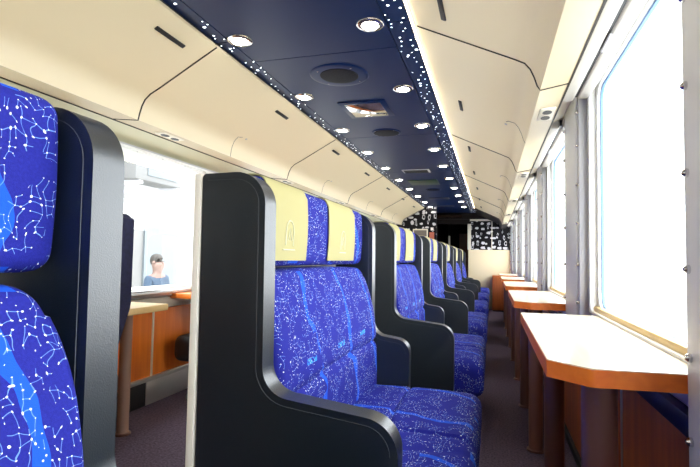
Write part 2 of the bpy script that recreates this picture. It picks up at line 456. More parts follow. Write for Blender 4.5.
# ------------------------------------------------------------------ ceiling
ce = empty('ceiling', (CX, 0, ZC)); tag(ce, kind='structure')
def cpart(name, bm, m):
    bmesh.ops.translate(bm, verts=bm.verts[:], vec=(-CX, 0, -ZC)); return link(name, bm, m, ce)
def yspans(y0, y1, cuts, gap=0.004):
    cs = [y0]+[c for c in cuts if y0 < c < y1]+[y1]
    return [(a+gap, b-gap) for a, b in zip(cs, cs[1:])]
inner_cuts = [2.326+1.72*k for k in range(-3, 6)]
for a, b in yspans(Y0, 14.0, inner_cuts, 0.003): cpart('ceiling_panel', box(-1.240, -0.460, a, b, ZC, ZC+0.02), M['navy'])
edge_cuts = [2.072+1.90*k for k in range(-3, 7)]
for a, b in yspans(Y0, 14.0, edge_cuts, 0.003):
    cpart('star_light_strip', box(-1.332, -1.246, a, b, ZC, ZC+0.02), M['starstrip'])
    cpart('star_light_strip', box(-0.454, -0.345, a, b, ZC, ZC+0.02), M['starstrip'])
cpart('roof_backing', box(-2.30, 0.65, Y0, 14.0, ZC+0.03, ZC+0.06), M['black'])
LPROF = [(-1.334, 2.118), (-1.318, 2.104), (-1.312, 2.080), (-1.629, 1.907), (-1.690, 1.877), (-1.722, 1.850), (-1.741, 1.815), (-1.752, 1.780), (-1.760, 1.745), (-1.920, 1.762)]
RPROF = [(-0.344, 2.118), (-0.336, 2.098), (-0.316, 2.070), (0.085, 1.882), (0.128, 1.860), (0.150, 1.832), (0.165, 1.797), (0.176, 1.762), (0.186, 1.743), (0.290, 1.762)]
cream_end = 9.72
DL = [(x_, z_) for x_, z_ in LPROF]; DR = [(x_, z_) for x_, z_ in RPROF]
cpart('dark_side_panel', extrude_profile(DL, cream_end, Y1, 0.012, -1), M['darkwall'])
cpart('dark_side_panel', extrude_profile(DR, cream_end, Y1, 0.012, 1), M['darkwall'])
cuts = [2.06+1.90*k for k in range(-3, 5)]
for a, b in yspans(Y0, cream_end, cuts, 0.0045):
    cpart('side_ceiling_panel', extrude_profile(LPROF[:-1], a, b, 0.012, -1), M['cream']); cpart('lower_lip', extrude_profile(LPROF[-2:], a, b, 0.012, -1), M['lip'])
    cpart('side_ceiling_panel', extrude_profile(RPROF[:-1], a, b, 0.012, 1), M['cream']); cpart('lower_lip', extrude_profile(RPROF[-2:], a, b, 0.012, 1), M['lip'])
for c_ in [c_ for c_ in cuts if Y0 < c_ < cream_end]:
    for pf, sg in ((LPROF, -1), (RPROF, 1)):
        bm = B(); add_tube(bm, [(x_, c_, z_+0.0012) for x_, z_ in pf[2:]], 0.0052, 6); cpart('panel_seam', bm, M['seam'])
for x_, z_ in ((-1.924, 1.764), (0.294, 1.766)):
    cpart('cornice_gap', box(x_-0.004, x_+0.004, Y0, Y1, z_-0.006, z_+0.004), M['seam'])
# dark backing behind the joints
cpart('joint_backing', extrude_profile([(x-0.004, z+0.018) for x, z in LPROF], Y0, cream_end, 0.005, -1), M['seam'])
cpart('joint_backing', extrude_profile([(x+0.004, z+0.018) for x, z in RPROF], Y0, cream_end, 0.005, 1), M['seam'])
# warm cove light along the upper lip of the window-side slope
cv = B(); add_box(cv, -0.340, -0.330, Y0, cream_end, 2.070, 2.080, 0.003)
cpart('cove_light', cv, M['cove'])
# slots
ldir = Vector((-0.317, 0, -0.173)).normalized(); rdir = Vector((0.401, 0, -0.188)).normalized()
def slot_bm(x, y, z, d, L=0.20, w=0.022):
    bm = box(-w/2, w/2, -L/2, L/2, -0.004, 0.004, 0.0035)
    zax = d.cross(Vector((0, 1, 0)));
    mt = Matrix((d, Vector((0, 1, 0)), zax)).transposed().to_4x4(); mt.translation = (x, y, z)
    bm.transform(mt); return bm
ys = [1.82, 3.03, 4.24, 5.42, 6.62, 7.80, 8.95]
for i, yy in enumerate(ys+[0.62, -0.6, -1.8]):
    cpart('air_slot', slot_bm(-1.397, yy, 2.0315, ldir, 0.19 if i else 0.20), M['black'])
    cpart('air_slot', slot_bm(-0.188, yy, 2.009, rdir, 0.19), M['black'])
# latches with a thin cut arc
for k in range(-1, 4):
    yy = 3.05+1.9*k
    for s, x, z, d in ((0, -1.678, 1.883, ldir), (1, 0.080, 1.883, rdir)):
        bm = B(); n_ = d.cross(Vector((0, 1, 0))); n_ = n_ if n_.z < 0 else -n_
        p = Vector((x, yy, z)); add_cyl(bm, p, p+n_*0.004, 0.008, 10); cpart('latch', bm, M['grey'])
        bm = B(); pf = LPROF[4:9] if s == 0 else RPROF[4:9]
        cx_ = -1.70 if s == 0 else 0.105
        pts = [(x, yy-0.05, z), (x+d.x*0.012, yy-0.075, z+d.z*0.012)]+[(a, yy-0.09+0.02*i/4, b) for i, (a, b) in enumerate(pf)]
        add_tube(bm, pts, 0.0018, 5); cpart('latch_cut', bm, M['seam'])
# air nozzles in the lower lip, one per bay
for k in range(-1, 5):
    for s, x, y0_ in ((0, -1.825, 2.407), (1, 0.245, 2.427)):
        yy = y0_+P*k; z = 1.7515 if s == 0 else 1.7515
        bm = B(); add_box(bm, x-0.034, x+0.034, yy-0.095, yy+0.095, z-0.008, z+0.004, 0.004)
        cpart('nozzle_plate', bm, M['ivory'])
        for dy in (-0.045, 0.045):
            bm = B(); add_disc_stack(bm, (x, yy+dy, z-0.010), [(0.026, 0), (0.026, 0.006)], 20, 0, 0.8, 1.15); cpart('air_nozzle', bm, M['black'])

# ------------------------------------------------------------------ walls
# window-side wall
gy = [(1.27+P*k, 2.33+P*k) for k in range(-1, 6)]
wr = empty('wall_right', (0.5, 0, 0)); tag(wr, kind='structure')
def wpart(root, name, bm, m):
    l = root.location; bmesh.ops.translate(bm, verts=bm.verts[:], vec=(-l.x, -l.y, -l.z)); return link(name, bm, m, root)
def piers(spans, a, b):
    out = []; cur = a
    for s, e in spans:
        if s > cur: out.append((cur, s))
        cur = max(cur, e)
    if cur < b: out.append((cur, b))
    return out
WT = 1.86
wpart(wr, 'wall_panel', box(0.457, 0.50, Y0, 14.0, -0.06, 0.66), M['white'])
wpart(wr, 'white_lining', box(0.450, 0.494, Y0, Y1, 0.715, 0.842), M['white'])
wpart(wr, 'wall_panel', box(0.457, 0.492, Y0, 14.0, 0.66, 0.838), M['white'])
wpart(wr, 'wall_head', box(0.46, 0.60, Y0, 14.0, WT, ZC+0.05), M['ivory'])
for a, b in piers([(s-0.06, e+0.06) for s, e in gy], Y0, 14.0):
    wpart(wr, 'wall_pier', box(0.452, 0.52, a, b, 0.842, WT), M['white'])
wpart(wr, 'navy_duct', box(0.425, 0.458, Y0, Y1, 0.655, 0.708, 0.006), mat('navy_paint', (0.012, 0.022, 0.075), 0.35))
wpart(wr, 'header_lining', extrude_profile([(0.292, 1.775), (0.30, 1.815), (0.470, 1.90)], Y0, Y1, 0.01, 1), M['ivory'])
ycut = [1.93+P*k for k in range(-2, 6)]
for a, b in yspans(Y0, Y1, ycut, 0.007):
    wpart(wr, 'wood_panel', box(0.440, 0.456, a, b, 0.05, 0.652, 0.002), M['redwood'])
for c_ in ycut: wpart(wr, 'joint_strip', box(0.436, 0.452, c_-0.0068, c_+0.0068, 0.05, 0.652, 0.002), M['steel'])
tag(link('baseboard_right', box(0.425, 0.456, Y0, Y1, 0.0, 0.048, 0.004), M['black']), kind='structure')

def window(n, x, yc, half, z0, z1, side, ledge=True, rad=0.07):
    """window_n: white stepped frame, blue seal, glass pane; side=+1 glass on the +X side"""
    w = empty('window_%d' % n, (x, yc, z0)); tag(w, kind='structure')
    def ring(o_, i_, xa, xb, name, m):
        bm = B(); n_ = len(o_); V = []
        for xx in (xa, xb):
            V.append([bm.verts.new((xx-x, p.x, p.y-z0)) for p in o_]); V.append([bm.verts.new((xx-x, p.x, p.y-z0)) for p in i_])
        oa, ia, ob, ib = V
        for i in range(n_):
            j = (i+1) % n_
            bm.faces.new((oa[i], oa[j], ia[j], ia[i])); bm.faces.new((ob[i], ib[i], ib[j], ob[j]))
            bm.faces.new((ia[i], ia[j], ib[j], ib[i])); bm.faces.new((oa[i], ob[i], ob[j], oa[j]))
        return link(name, bm, m, w)
    def rr(dy, dz, r): return fillet([(-half-dy, z0-dz, r), (half+dy, z0-dz, r), (half+dy, z1+dz, r), (-half-dy, z1+dz, r)], 8)
    s = side
    ring(rr(0.062, 0.03, 0.03), rr(0.012, 0.012, rad), x-s*0.012, x+s*0.03, 'frame', M['white'])
    ring(rr(0.085, 0.035, 0.02), rr(0.050, 0.025, 0.04), x-s*0.040, x-s*0.011, 'outer_frame', M['white'])
    ring(rr(0.0125, 0.0125, rad), rr(0.004, 0.004, rad-0.008), x-s*0.001, x+s*0.010, 'seal', M['seal'] if s > 0 else M['white'])
    pane = rr(0.004, 0.004, rad-0.01); bm = B()
    A = [bm.verts.new((0.003*s, p.x, p.y-z0)) for p in pane]; bm.faces.new(A)
    link('pane', bm, M['glass'], w, smooth=False)
    return w
k_ = 1
M['railpaint'] = mat('light_grey_beige_paint', (0.55, 0.52, 0.47), 0.4)
for i, (a, b) in enumerate(gy):
    w = window(k_, XR, (a+b)/2, (b-a)/2, 0.862, 1.815, 1); k_ += 1
    yc = (a+b)/2
    def wp(name, bm, m): bmesh.ops.translate(bm, verts=bm.verts[:], vec=(-XR, -yc, -0.862)); return link(name, bm, m, w)
    hl = 0.62
    wp('ledge', box(0.432, 0.462, a+0.0, b+0.05, 0.829, 0.858, 0.008), M['trimwood'])
    bm = B(); add_box(bm, 0.306, 0.362, yc-hl, yc+hl, 1.795, 1.850, 0.012, 3); wp('blind_rail', bm, M['railpaint'])
    wp('blind_slot', box(0.362, 0.374, yc-hl, yc+hl-0.03, 1.808, 1.84), M['black'])
    bm = B(); add_box(bm, 0.374, 0.425, yc-hl, yc+hl-0.02, 1.800, 1.860, 0.010, 3); wp('blind_box', bm, M['railpaint'])
    bm = B(); add_box(bm, 0.367, 0.377, yc-0.08, yc+0.06, 1.794, 1.802, 0.003); wp('pull_tab', bm, M['grey'])

# pillars between the windows
def pillar(y0_, y1_, n):
    o = empty('trim_%d' % n, (0.42, (y0_+y1_)/2, 0.6)); tag(o, kind='structure')
    def tp(name, bm, m): bmesh.ops.translate(bm, verts=bm.verts[:], vec=(-0.42, -(y0_+y1_)/2, -0.6)); return link(name, bm, m, o)
    tp('post', box(0.380, 0.452, y0_+0.045, y1_, 0.62, 1.905, 0.008, 3), M['ivory_grey'])
    tp('guide_rail', box(0.388, 0.440, y0_, y0_+0.040, 0.66, 1.90, 0.005), M['grey'])
    tp('cap', box(0.360, 0.452, y0_+0.02, y1_-0.02, 1.90, 1.945, 0.008), M['ivory_grey'])
    for z in (0.70, 0.864, 1.04, 1.235, 1.415, 1.60, 1.76):
        for yy, xx in ((y0_+0.018, 0.388), (y1_-0.025, 0.380)):
            bm = B(); add_cyl(bm, (xx+0.002, yy, z), (xx-0.006, yy, z), 0.0095, 14, 0.0085)
            add_cyl(bm, (xx-0.006, yy, z), (xx-0.011, yy, z), 0.0085, 14, 0.004); tp('screw', bm, M['chrome'])
    return o
M['ivory_grey'] = mat('warm_grey_paint', (0.86, 0.87, 0.88), 0.4)
for k in range(-1, 6): pillar(2.45+P*k, 2.85+P*k, k+2)

# opposite wall
wl = empty('wall_left', (-2.2, 0, 0)); tag(wl, kind='structure')
gl = [(2.00+P*k, 3.12+P*k) for k in range(-1, 5)]
wpart(wl, 'wall_panel', box(-2.30, -2.13, Y0, 14.0, -0.06, 0.83), M['ivory'])
wpart(wl, 'wall_head', box(-2.30, -2.12, Y0, 14.0, 1.66, ZC+0.05), M['ivory'])
for a, b in piers([(s-0.06, e+0.06) for s, e in gl], Y0, 14.0):
    wpart(wl, 'wall_pier', box(-2.30, -2.12, a, b, 0.83, 1.66), M['white'])
wpart(wl, 'sage_panel', extrude_profile([(-1.925, 1.766), (-2.085, 1.722), (-2.10, 1.712)], Y0, Y1, 0.01, -1), M['sage'])
wpart(wl, 'head_strip', box(-2.125, -2.085, Y0, Y1, 1.664, 1.700, 0.004), M['white'])
wpart(wl, 'head_strip', box(-2.122, -2.094, Y0, Y1, 1.700, 1.712), M['grey'])
for i in range(26):
    yy = -0.2+0.24*i
    bm = B(); add_box(bm, -2.088, -2.082, yy, yy+0.006, 1.674, 1.692); wpart(wl, 'strip_mark', bm, M['grey'])
wpart(wl, 'sill_rail', box(-2.125, -2.075, Y0, Y1, 0.775, 0.826, 0.008), M['steel'])
wpart(wl, 'cream_rail', box(-2.130, -2.090, Y0, Y1, 0.700, 0.770, 0.005), M['ivory'])
lc = [2.675+P*k for k in range(-3, 5)]
for a, b in yspans(Y0, Y1, lc, 0.008): wpart(wl, 'wood_panel', box(-2.13, -2.105, a, b, 0.270, 0.695, 0.002), M['panelwood'])
for c_ in lc: wpart(wl, 'joint_strip', box(-2.125, -2.100, c_-0.0078, c_+0.0078, 0.270, 0.695, 0.002), M['ivory'])
wpart(wl, 'lower_rail', box(-2.13, -2.085, Y0, Y1, 0.245, 0.272, 0.005), M['steel'])
for k in range(-3, 5):
    a = 2.64+P*k
    wpart(wl, 'kick_plate', box(-2.13, -2.108, a, a+1.0, LF, 0.245, 0.002), M['steel'])
    wpart(wl, 'heater_grille', box(-2.13, -2.112, a-0.70, a, LF, 0.245, 0.002), M['black'])
for i, (a, b) in enumerate(gl):
    window(k_, XL, (a+b)/2, (b-a)/2, 0.836, 1.655, -1); k_ += 1

# back end of the car behind the camera
tag(link('wall_back', box(-2.30, 0.60, Y0-0.05, Y0, -0.06, ZC+0.05), mat('tan_rear_wall', (0.30, 0.26, 0.22), 0.6)), kind='structure')

# ------------------------------------------------------------------ end wall with doorway and vestibule
we = empty('wall_end', (CX, Y1, 0)); tag(we, kind='structure')
wpart(we, 'partition', box(-0.50, 0.46, Y1, Y1+0.06, 0.0, 1.287), M['wallcream'])
wpart(we, 'partition_base', box(-0.50, 0.46, Y1-0.02, Y1, 0.0, 0.05, 0.004), M['ivory'])
wpart(we, 'backing', box(-0.44, 0.60, Y1+0.06, Y1+0.10, 0.0, ZC), M['darkwall'])
wpart(we, 'backing', box(-2.2, -1.20, Y1+0.06, Y1+0.10, 0.0, ZC), M['darkwall'])
wpart(we, 'motif_panel', box(-0.445, -0.004, Y1, Y1+0.05, 1.287, 1.925), M['motif'])
wpart(we, 'motif_panel', box(0.004, 0.46, Y1, Y1+0.05, 1.287, 1.925), M['motif'])
wpart(we, 'post', box(-0.520, -0.447, Y1-0.02, Y1+0.06, 1.287, 1.86, 0.004), M['ivory'])
wpart(we, 'top_rail', box(-0.47, 0.0, Y1-0.02, Y1+0.03, 1.925, 1.965, 0.004), M['ivory'])
wpart(we, 'dark_fascia', box(-1.22, 0.46, Y1, Y1+0.06, 1.965, ZC), M['darkwall'])
wpart(we, 'wall_panel', box(-2.13, -1.215, Y1, Y1+0.06, 0.0, ZC), M['darkwall'])
BY = 9.76
wpart(we, 'motif_bulkhead', box(-2.10, -1.065, BY, BY+0.04, 1.0, ZC), M['motif'])
wpart(we, 'bulkhead_base', box(-2.10, -1.065, BY, BY+0.04, LF, 1.0), M['wallcream'])
wpart(we, 'beige_frame', box(-1.535, -1.235, BY-0.03, BY, 1.26, 1.665, 0.004), M['ivory'])
wpart(we, 'grey_infill', box(-1.512, -1.258, BY-0.035, BY-0.031, 1.28, 1.640), mat('grey_brown_infill', (0.16, 0.13, 0.11), 0.5))
wpart(we, 'white_strip', box(-0.008, 0.008, Y1-0.006, Y1, 1.287, 1.925), M['ivory'])
wpart(we, 'vestibule_wall', box(-1.26, -1.20, Y1+0.06, 14.0, 0.0, ZC), M['darkwall'])
wpart(we, 'vestibule_wall', box(-0.50, -0.44, Y1+0.06, 14.0, 0.0, ZC), M['brownwall'])
wpart(we, 'vestibule_wall', box(-1.26, -0.44, 13.94, 14.0, 0.0, ZC), M['darkwall'])
wpart(we, 'brown_panel', box(-0.82, -0.58, 13.0, 13.03, 0.3, 1.75), M['brownwall'])
wpart(we, 'handrail', box(-0.985, -0.945, 11.6, 11.63, 0.9, 1.62, 0.004), M['ivory'])
wpart(we, 'door_lintel', box(-1.26, -0.44, Y1+0.02, Y1+0.06, 1.86, ZC), M['darkwall'])
bm = B(); add_cyl(bm, (-1.28, 10.92, 2.03), (-0.64, 10.92, 2.03), 0.042, 20)
t = link('roller_blind', bm, mat('dark_bronze', (0.05, 0.028, 0.02), 0.25, metal=0.5)); tag(t, 'dark roller blind tube hung across the top of the end doorway', 'blind')
t = link('notice', box(-1.180, -1.125, BY-0.012, BY-0.001, 1.64, 1.695), M['white']); tag(t, 'small white notice on the dark patterned wall beside the doorway', 'notice')
t = link('poster', box(-1.205, -1.110, BY-0.012, BY-0.001, 1.44, 1.60), M['red']); tag(t, 'small reddish poster below the white notice beside the doorway', 'poster')
# brown box added for the glow fading to orange-brown on the end partition
cb = empty('glow_standin', (0.22, 10.78, 0)); tag(cb, 'low brown box added for the glow fading on the cream end partition', 'glow_standin')
link('body', box(-0.21, 0.20, -0.24, 0.24, 0.03, 0.74, 0.004), M['redwood'], cb)
link('door', box(-0.19, 0.18, -0.256, -0.242, 0.06, 0.71, 0.003), M['redwood'], cb)
link('plinth', box(-0.20, 0.19, -0.22, 0.22, 0.0, 0.03), M['black'], cb)

# ------------------------------------------------------------------ ceiling fittings
def ordn(i): return ['first', 'second', 'third', 'fourth', 'fifth', 'sixth', 'seventh', 'eighth', 'ninth', 'tenth', 'eleventh', 'twelfth'][i]
lamp0 = None
for row, x in (('window-side row', -0.531), ('seat-side row', -1.188)):
    for k in range(-2, 10):
        if lamp0 is None:
            lamp0 = o = empty('downlight', (x, 0, ZC))
            bm = B(); add_disc_stack(bm, (0, 0, 0), [(0.039, -0.001), (0.040, -0.007), (0.056, -0.008), (0.062, -0.004), (0.063, 0.0)], 36)
            link('trim_ring', bm, M['chrome'], o)
            bm = B(); add_disc_stack(bm, (0, 0, 0), [(0.026, -0.0112), (0.036, -0.0098), (0.039, -0.0072)], 36); link('lens', bm, M['lamp'], o)
        else: o = dup(lamp0)
        o.location = (x, 2.069+0.849*k, ZC-0.0005)
        if k >= 0:
            s_ = 'round recessed ceiling light, %s from the camera in the %s' % (['nearest', 'second', 'third', 'fourth', 'fifth', 'sixth', 'seventh', 'eighth', 'ninth', 'farthest'][k], row)
        else: s_ = 'round recessed ceiling light overhead behind the camera in the %s' % row
        tag(o, s_, 'ceiling light', 'round downlights in the navy ceiling')
for i, (y, r, rg) in enumerate(((2.615, 0.172, 0.112), (3.92, 0.125, 0.105), (7.3, 0.12, 0.10))):
    o = empty('speaker_grille', (-0.85, y, ZC)); bm = B()
    add_disc_stack(bm, (0, 0, 0), [(rg, -0.0055), (r-0.015, -0.006), (r-0.004, -0.004), (r, 0.0)], 48); link('rim', bm, M['navy'], o)
    bm = B(); add_disc_stack(bm, (0, 0, 0), [(rg*0.3, -0.011), (rg*0.8, -0.0105), (rg*0.98, -0.008), (rg, -0.005)], 48); link('grille', bm, M['mesh'], o)
    for a_ in range(4):
        an = math.radians(45+90*a_); rs = (rg+r)/2-0.004
        bm = B(); add_disc_stack(bm, (rs*math.cos(an), rs*math.sin(an), 0), [(0.003, -0.0095), (0.005, -0.0085), (0.005, -0.005)], 10); link('screw', bm, M['chrome'], o)
    tag(o, ['large round dark speaker grille in the ceiling nearest the camera', 'round grille in the ceiling just past the mirrored hatch',
            'small round grille in the ceiling toward the far end'][i], 'speaker', 'round ceiling grilles')
o = empty('mirror_hatch', (-0.85, 3.27, ZC)); bm = B(); add_box(bm, -0.165, 0.165, -0.185, 0.185, -0.006, 0.0, 0.003); link('frame', bm, M['navy'], o)
bm = B(); add_box(bm, -0.125, 0.125, -0.145, 0.145, -0.010, -0.0055, 0.001); link('plate', bm, M['mirror'], o)
tag(o, 'square mirrored hatch in the navy ceiling between two round grilles', 'hatch')
o = empty('ceiling_vent', (-0.87, 5.72, ZC)); bm = B(); add_box(bm, -0.16, 0.16, -0.10, 0.10, -0.008, 0.0, 0.003); link('frame', bm, M['grey'], o)
for i in range(5): link('slat', box(-0.14, 0.14, -0.085+0.036*i, -0.062+0.036*i, -0.013, -0.0075), M['black'], o)
tag(o, 'rectangular silver slatted vent in the middle of the navy ceiling', 'vent')
o = link('sign_plate', box(-1.09, -0.70, 6.38, 6.80, ZC-0.008, ZC-0.0005, 0.003), M['green']); tag(o, 'dark green rectangular plate flush in the navy ceiling', 'sign')
for i, (y, hw) in enumerate(((8.35, 0.17), (9.55, 0.16))):
    o = link('access_panel', box(-0.87-hw, -0.87+hw, y-0.09, y+0.09, ZC-0.008, ZC-0.0005, 0.003), mat('dark_grey_lacquer', (0.05, 0.05, 0.07), 0.4))
    tag(o, ['dark grey access panel in the ceiling beyond the green plate', 'farthest dark grey access panel in the ceiling near the doorway'][i], 'panel', 'grey ceiling access panels')

# ------------------------------------------------------------------ pair bench
NEAR = fillet([(-0.735, 0.02, 0), (-0.204, 0.02, 0), (-0.204, 0.672, 0.085), (-0.547, 0.710, 0.075), (-0.552, 1.270, 0.085), (-0.735, 1.266, 0.012)], 10)
FAR = fillet([(-0.735, 0.02, 0), (-0.369, 0.02, 0), (-0.367, 0.668, 0.065), (-0.547, 0.692, 0.070), (-0.552, 1.270, 0.085), (-0.735, 1.266, 0.012)], 10)
YA, YB = 1.110, 1.175           # near end panel
YC, YD = 2.258, 2.320           # far end panel
def make_bench():
    root = empty('pair_bench', (-0.45, 1.715, 0))
    def bp(name, bm, m, parent=None, off=(-0.45, 1.715, 0)):
        bmesh.ops.translate(bm, verts=bm.verts[:], vec=(-off[0], -off[1], -off[2])); return link(name, bm, m, parent or root)
    bp('back_board', box(-0.757, -0.737, YA-0.004, YD+0.004, 0.02, 1.266, 0.002), M['maple'])
    for nm, prof, ya, yb in (('end_panel', NEAR, YA, YB), ('end_panel', FAR, YC, YD)):
        pn = bp(nm, slab_xz(prof, ya, yb, 0.017, 4), M['leather'])
        ins = inset2d(prof, 0.0185)
        for yy in (ya+0.0005, yb-0.0005):
            bm = B(); pts = [(p.x, yy, p.y) for p in ins if p.y > 0.06 and p.x > -0.72]
            add_tube(bm, pts, 0.0012, 6); bp('stitching', bm, M['thread'], pn)
    # backrest, reclined, with a lumbar crease
    def bwarp(p):
        x, y, z = p
        f = 1.0 if x > -0.66 else max(0, (x+0.735)/0.075)
        rec = 0.082*(1-math.exp(-(max(0.0, 1.035-z)/0.19)**1.5))
        cr = -0.016*math.exp(-((z-(0.668+0.010*math.sin((y-1.2)*3)))/0.012)**2)
        bul = 0.006
        dz = 0.0
        if z > 0.80:
            k = (z-0.80)/0.215; y = 1.7165+(y-1.7165)*(1-0.085*k**3.0)
            if z > 0.97: dz = -0.010*abs((y-1.7165)/0.5)**3
        return (x+f*(rec+cr+bul), y, z+dz)
    bp('backrest', soft_box(-0.735, -0.600, YB+0.001, YC-0.001, 0.40, 1.015, 0.028, bwarp, (4, 22, 44)), M['fabric'])
    def hwarp(p):
        x, y, z = p
        return (x+0.010*math.cos((z-1.15)/0.13*1.3)*(1 if x > -0.66 else 0), y, z)
    hr = bp('headrest', soft_box(-0.735, -0.604, 1.179, 2.255, 1.022, 1.274, 0.030, hwarp, (4, 22, 12)), M['fabric'])
    # yellow covers wrapped over the headrest, each with a faint pale emblem
    for ya, yb in ((1.205, 1.500), (1.722, 2.075)):
        prof = []
        for t_ in range(0, 11):
            z = 1.040+0.202*t_/10; prof.append((-0.604+0.010*math.cos((z-1.15)/0.13*1.3)+0.004, z))
        for t_ in range(1, 7):
            a_ = math.pi/2*t_/6; prof.append((-0.634+0.035*math.cos(a_), 1.244+0.0335*math.sin(a_)))
        prof += [(-0.67, 1.2775), (-0.700, 1.2770)]
        bm = extrude_profile(prof, ya, yb, 0.0035, -1)
        yc_ = (ya+yb)/2
        xx = lambda z: -0.604+0.010*math.cos((z-1.15)/0.13*1.3)+0.0080
        ring = [(xx(1.125+0.035*math.sin(a_)), yc_+0.028*math.cos(a_), 1.125+0.035*math.sin(a_)) for a_ in [math.pi*i/10 for i in range(11)]]
        add_tube(bm, [(xx(1.085), yc_+0.028, 1.085)]+ring+[(xx(1.085), yc_-0.028, 1.085)], 0.0022, 6, 1)
        add_tube(bm, [(xx(1.072), yc_-0.045, 1.072), (xx(1.072), yc_+0.045, 1.072)], 0.0022, 6, 1)
        add_tube(bm, [(xx(1.10), yc_-0.014, 1.10), (xx(1.135), yc_, 1.135), (xx(1.10), yc_+0.014, 1.10)], 0.0022, 6, 1)
        c_ = bp('headrest_cover', bm, [M['yellow'], M['yellow_mark']], hr)
    # seat cushion
    def swarp(p):
        x, y, z = p
        f = max(0.0, (z-0.30)/0.18)
        crown = 0.014*math.cos((x+0.30)/0.30*1.2)*f
        g1 = -0.018*math.exp(-((x+0.335+0.02*math.sin(y*4))/0.007)**2)*(1 if y > 1.60 else 0)*f
        g2 = -0.018*math.exp(-((y-1.60+0.02*math.sin(x*9))/0.009)**2)*f
        g3 = -0.005*math.exp(-((y-1.44-0.25*(x+0.3))/0.012)**2)*f*(1 if x > -0.36 else 0)
        z -= 0.030*min(1.0, abs((y-1.7165)/0.54))**8*f
        return (x+0.012*math.cos((z-0.37)/0.12*1.3)*(1 if x > -0.1 else 0), y, z+crown+g1+g2+g3)
    bp('seat_cushion', soft_box(-0.60, -0.052, YB+0.002, YC-0.002, 0.262, 0.476, 0.050, swarp, (44, 60, 6)), M['fabric'])
    bp('base', box(-0.70, -0.16, YB+0.004, YC-0.004, 0.02, 0.275, 0.004), M['black'])
    for yy in (YA+0.01, YC+0.01): bp('foot', box(-0.72, -0.40, yy, yy+0.04, 0.0, 0.022), M['black'])
    return root
bench = make_bench()
blabs = {-1: 'pair bench cut by the near edge of the photo, large star-map headrest',
         0: 'blue pair bench with yellow headrest covers whose black end panel stands large in the foreground',
         1: 'pair bench directly behind the big foreground bench with black end panel',
         2: 'third full pair bench from the camera, beyond two larger ones',
         3: 'fourth full pair bench from the camera in the row beside the aisle',
         4: 'fifth full pair bench from the camera, second from the end partition',
         5: 'farthest pair bench, the one beside the cream end partition'}
for k in (0, -1, 1, 2, 3, 4, 5):
    o = bench if k == 0 else dup(bench)
    o.location = (-0.45, 1.715+P*k, 0)
    tag(o, blabs[k], 'bench', 'blue pair benches facing the windows')

# ------------------------------------------------------------------ window tables
def make_table(side=1):
    root = empty('window_table', (0.28, 1.70, 0)); off = (0.28, 1.70, 0)
    out = [(0.120, 1.201, 0.004), (0.200, 1.128, 0.02), (0.452, 1.150, 0), (0.452, 2.250, 0), (0.120, 2.246, 0.012)]
    pts = fillet(out, 5)
    def slab(z0, z1, ps, bev):
        bm = B(); A = [bm.verts.new((p.x-off[0], p.y-off[1], z0)) for p in ps]; Z = [bm.verts.new((p.x-off[0], p.y-off[1], z1)) for p in ps]
        f0 = bm.faces.new(A[::-1]); f1 = bm.faces.new(Z); n = len(ps)
        for i in range(n): bm.faces.new((A[i], A[(i+1) % n], Z[(i+1) % n], Z[i]))
        if bev: bmesh.ops.bevel(bm, geom=list(f1.edges), offset=bev, segments=2, affect='EDGES')
        return bm
    link('edge_band', slab(0.789, 0.8255, pts, 0.0), M['table_edge'], root, angle=0.5)
    link('table_top', slab(0.8255, 0.828, inset2d(pts, 0.0015), 0.0008), M['tabletop'], root, angle=0.5)
    for y in (1.25, 2.10):
        bm = B(); add_disc_stack(bm, (0.238-off[0], y-off[1], 0), [(0.040, 0.012), (0.038, 0.016), (0.038, 0.789)], 28)
        leg = link('column', bm, M['column'], root)
        bm = B(); add_disc_stack(bm, (0.238-off[0], y-off[1], 0), [(0.048, 0.0), (0.048, 0.010), (0.041, 0.014)], 28); link('foot_ring', bm, M['column'], leg)
    return root
tb = make_table()
tl = {0: 'large pale window table with chamfered corner nearest the camera', 1: 'second window table on the aisle, just past the nearest one',
      2: 'third window table from the camera by the bright windows', 3: 'fourth window table from the camera by the bright windows',
      4: 'fifth window table from the camera by the bright windows', 5: 'farthest window table, next to the cream end partition', -1: 'window table beside the camera, out of frame'}
for k in (0, 1, 2, 3, 4):
    o = tb if k == 0 else dup(tb)
    o.location = (0.28, 1.70+1.685*k, 0); tag(o, tl[k], 'table', 'window tables along the aisle')

# tables at the opposite windows
def left_table(k, lab):
    o = empty('wall_table', (-1.88, 1.65+P*k, LF))
    bm = B(); add_box(bm, -0.232, 0.235, -0.53, 0.56, 0.668, 0.702, 0.006); link('table_top', bm, M['trimwood'] if k == 0 else M['panelwood'], o)
    bm = B(); add_disc_stack(bm, (-0.01, 0.54, 0), [(0.034, 0.012), (0.030, 0.018), (0.030, 0.668)], 24); c_ = link('column', bm, mat('lit_brown_column', (0.30, 0.17, 0.12), 0.4), o)  # brown column paint made lighter, the light on it is in the colour
    bm = B(); add_disc_stack(bm, (-0.01, 0.54, 0), [(0.042, 0.0), (0.042, 0.009), (0.034, 0.013)], 24); link('foot_ring', bm, M['column'], c_)
    tag(o, lab, 'table', 'tables below the far-side windows')
left_table(0, 'pale cream wall shelf table seen in the gap beneath the far-side window')
left_table(1, 'orange wooden wall table partly hidden by the big black bench panel')

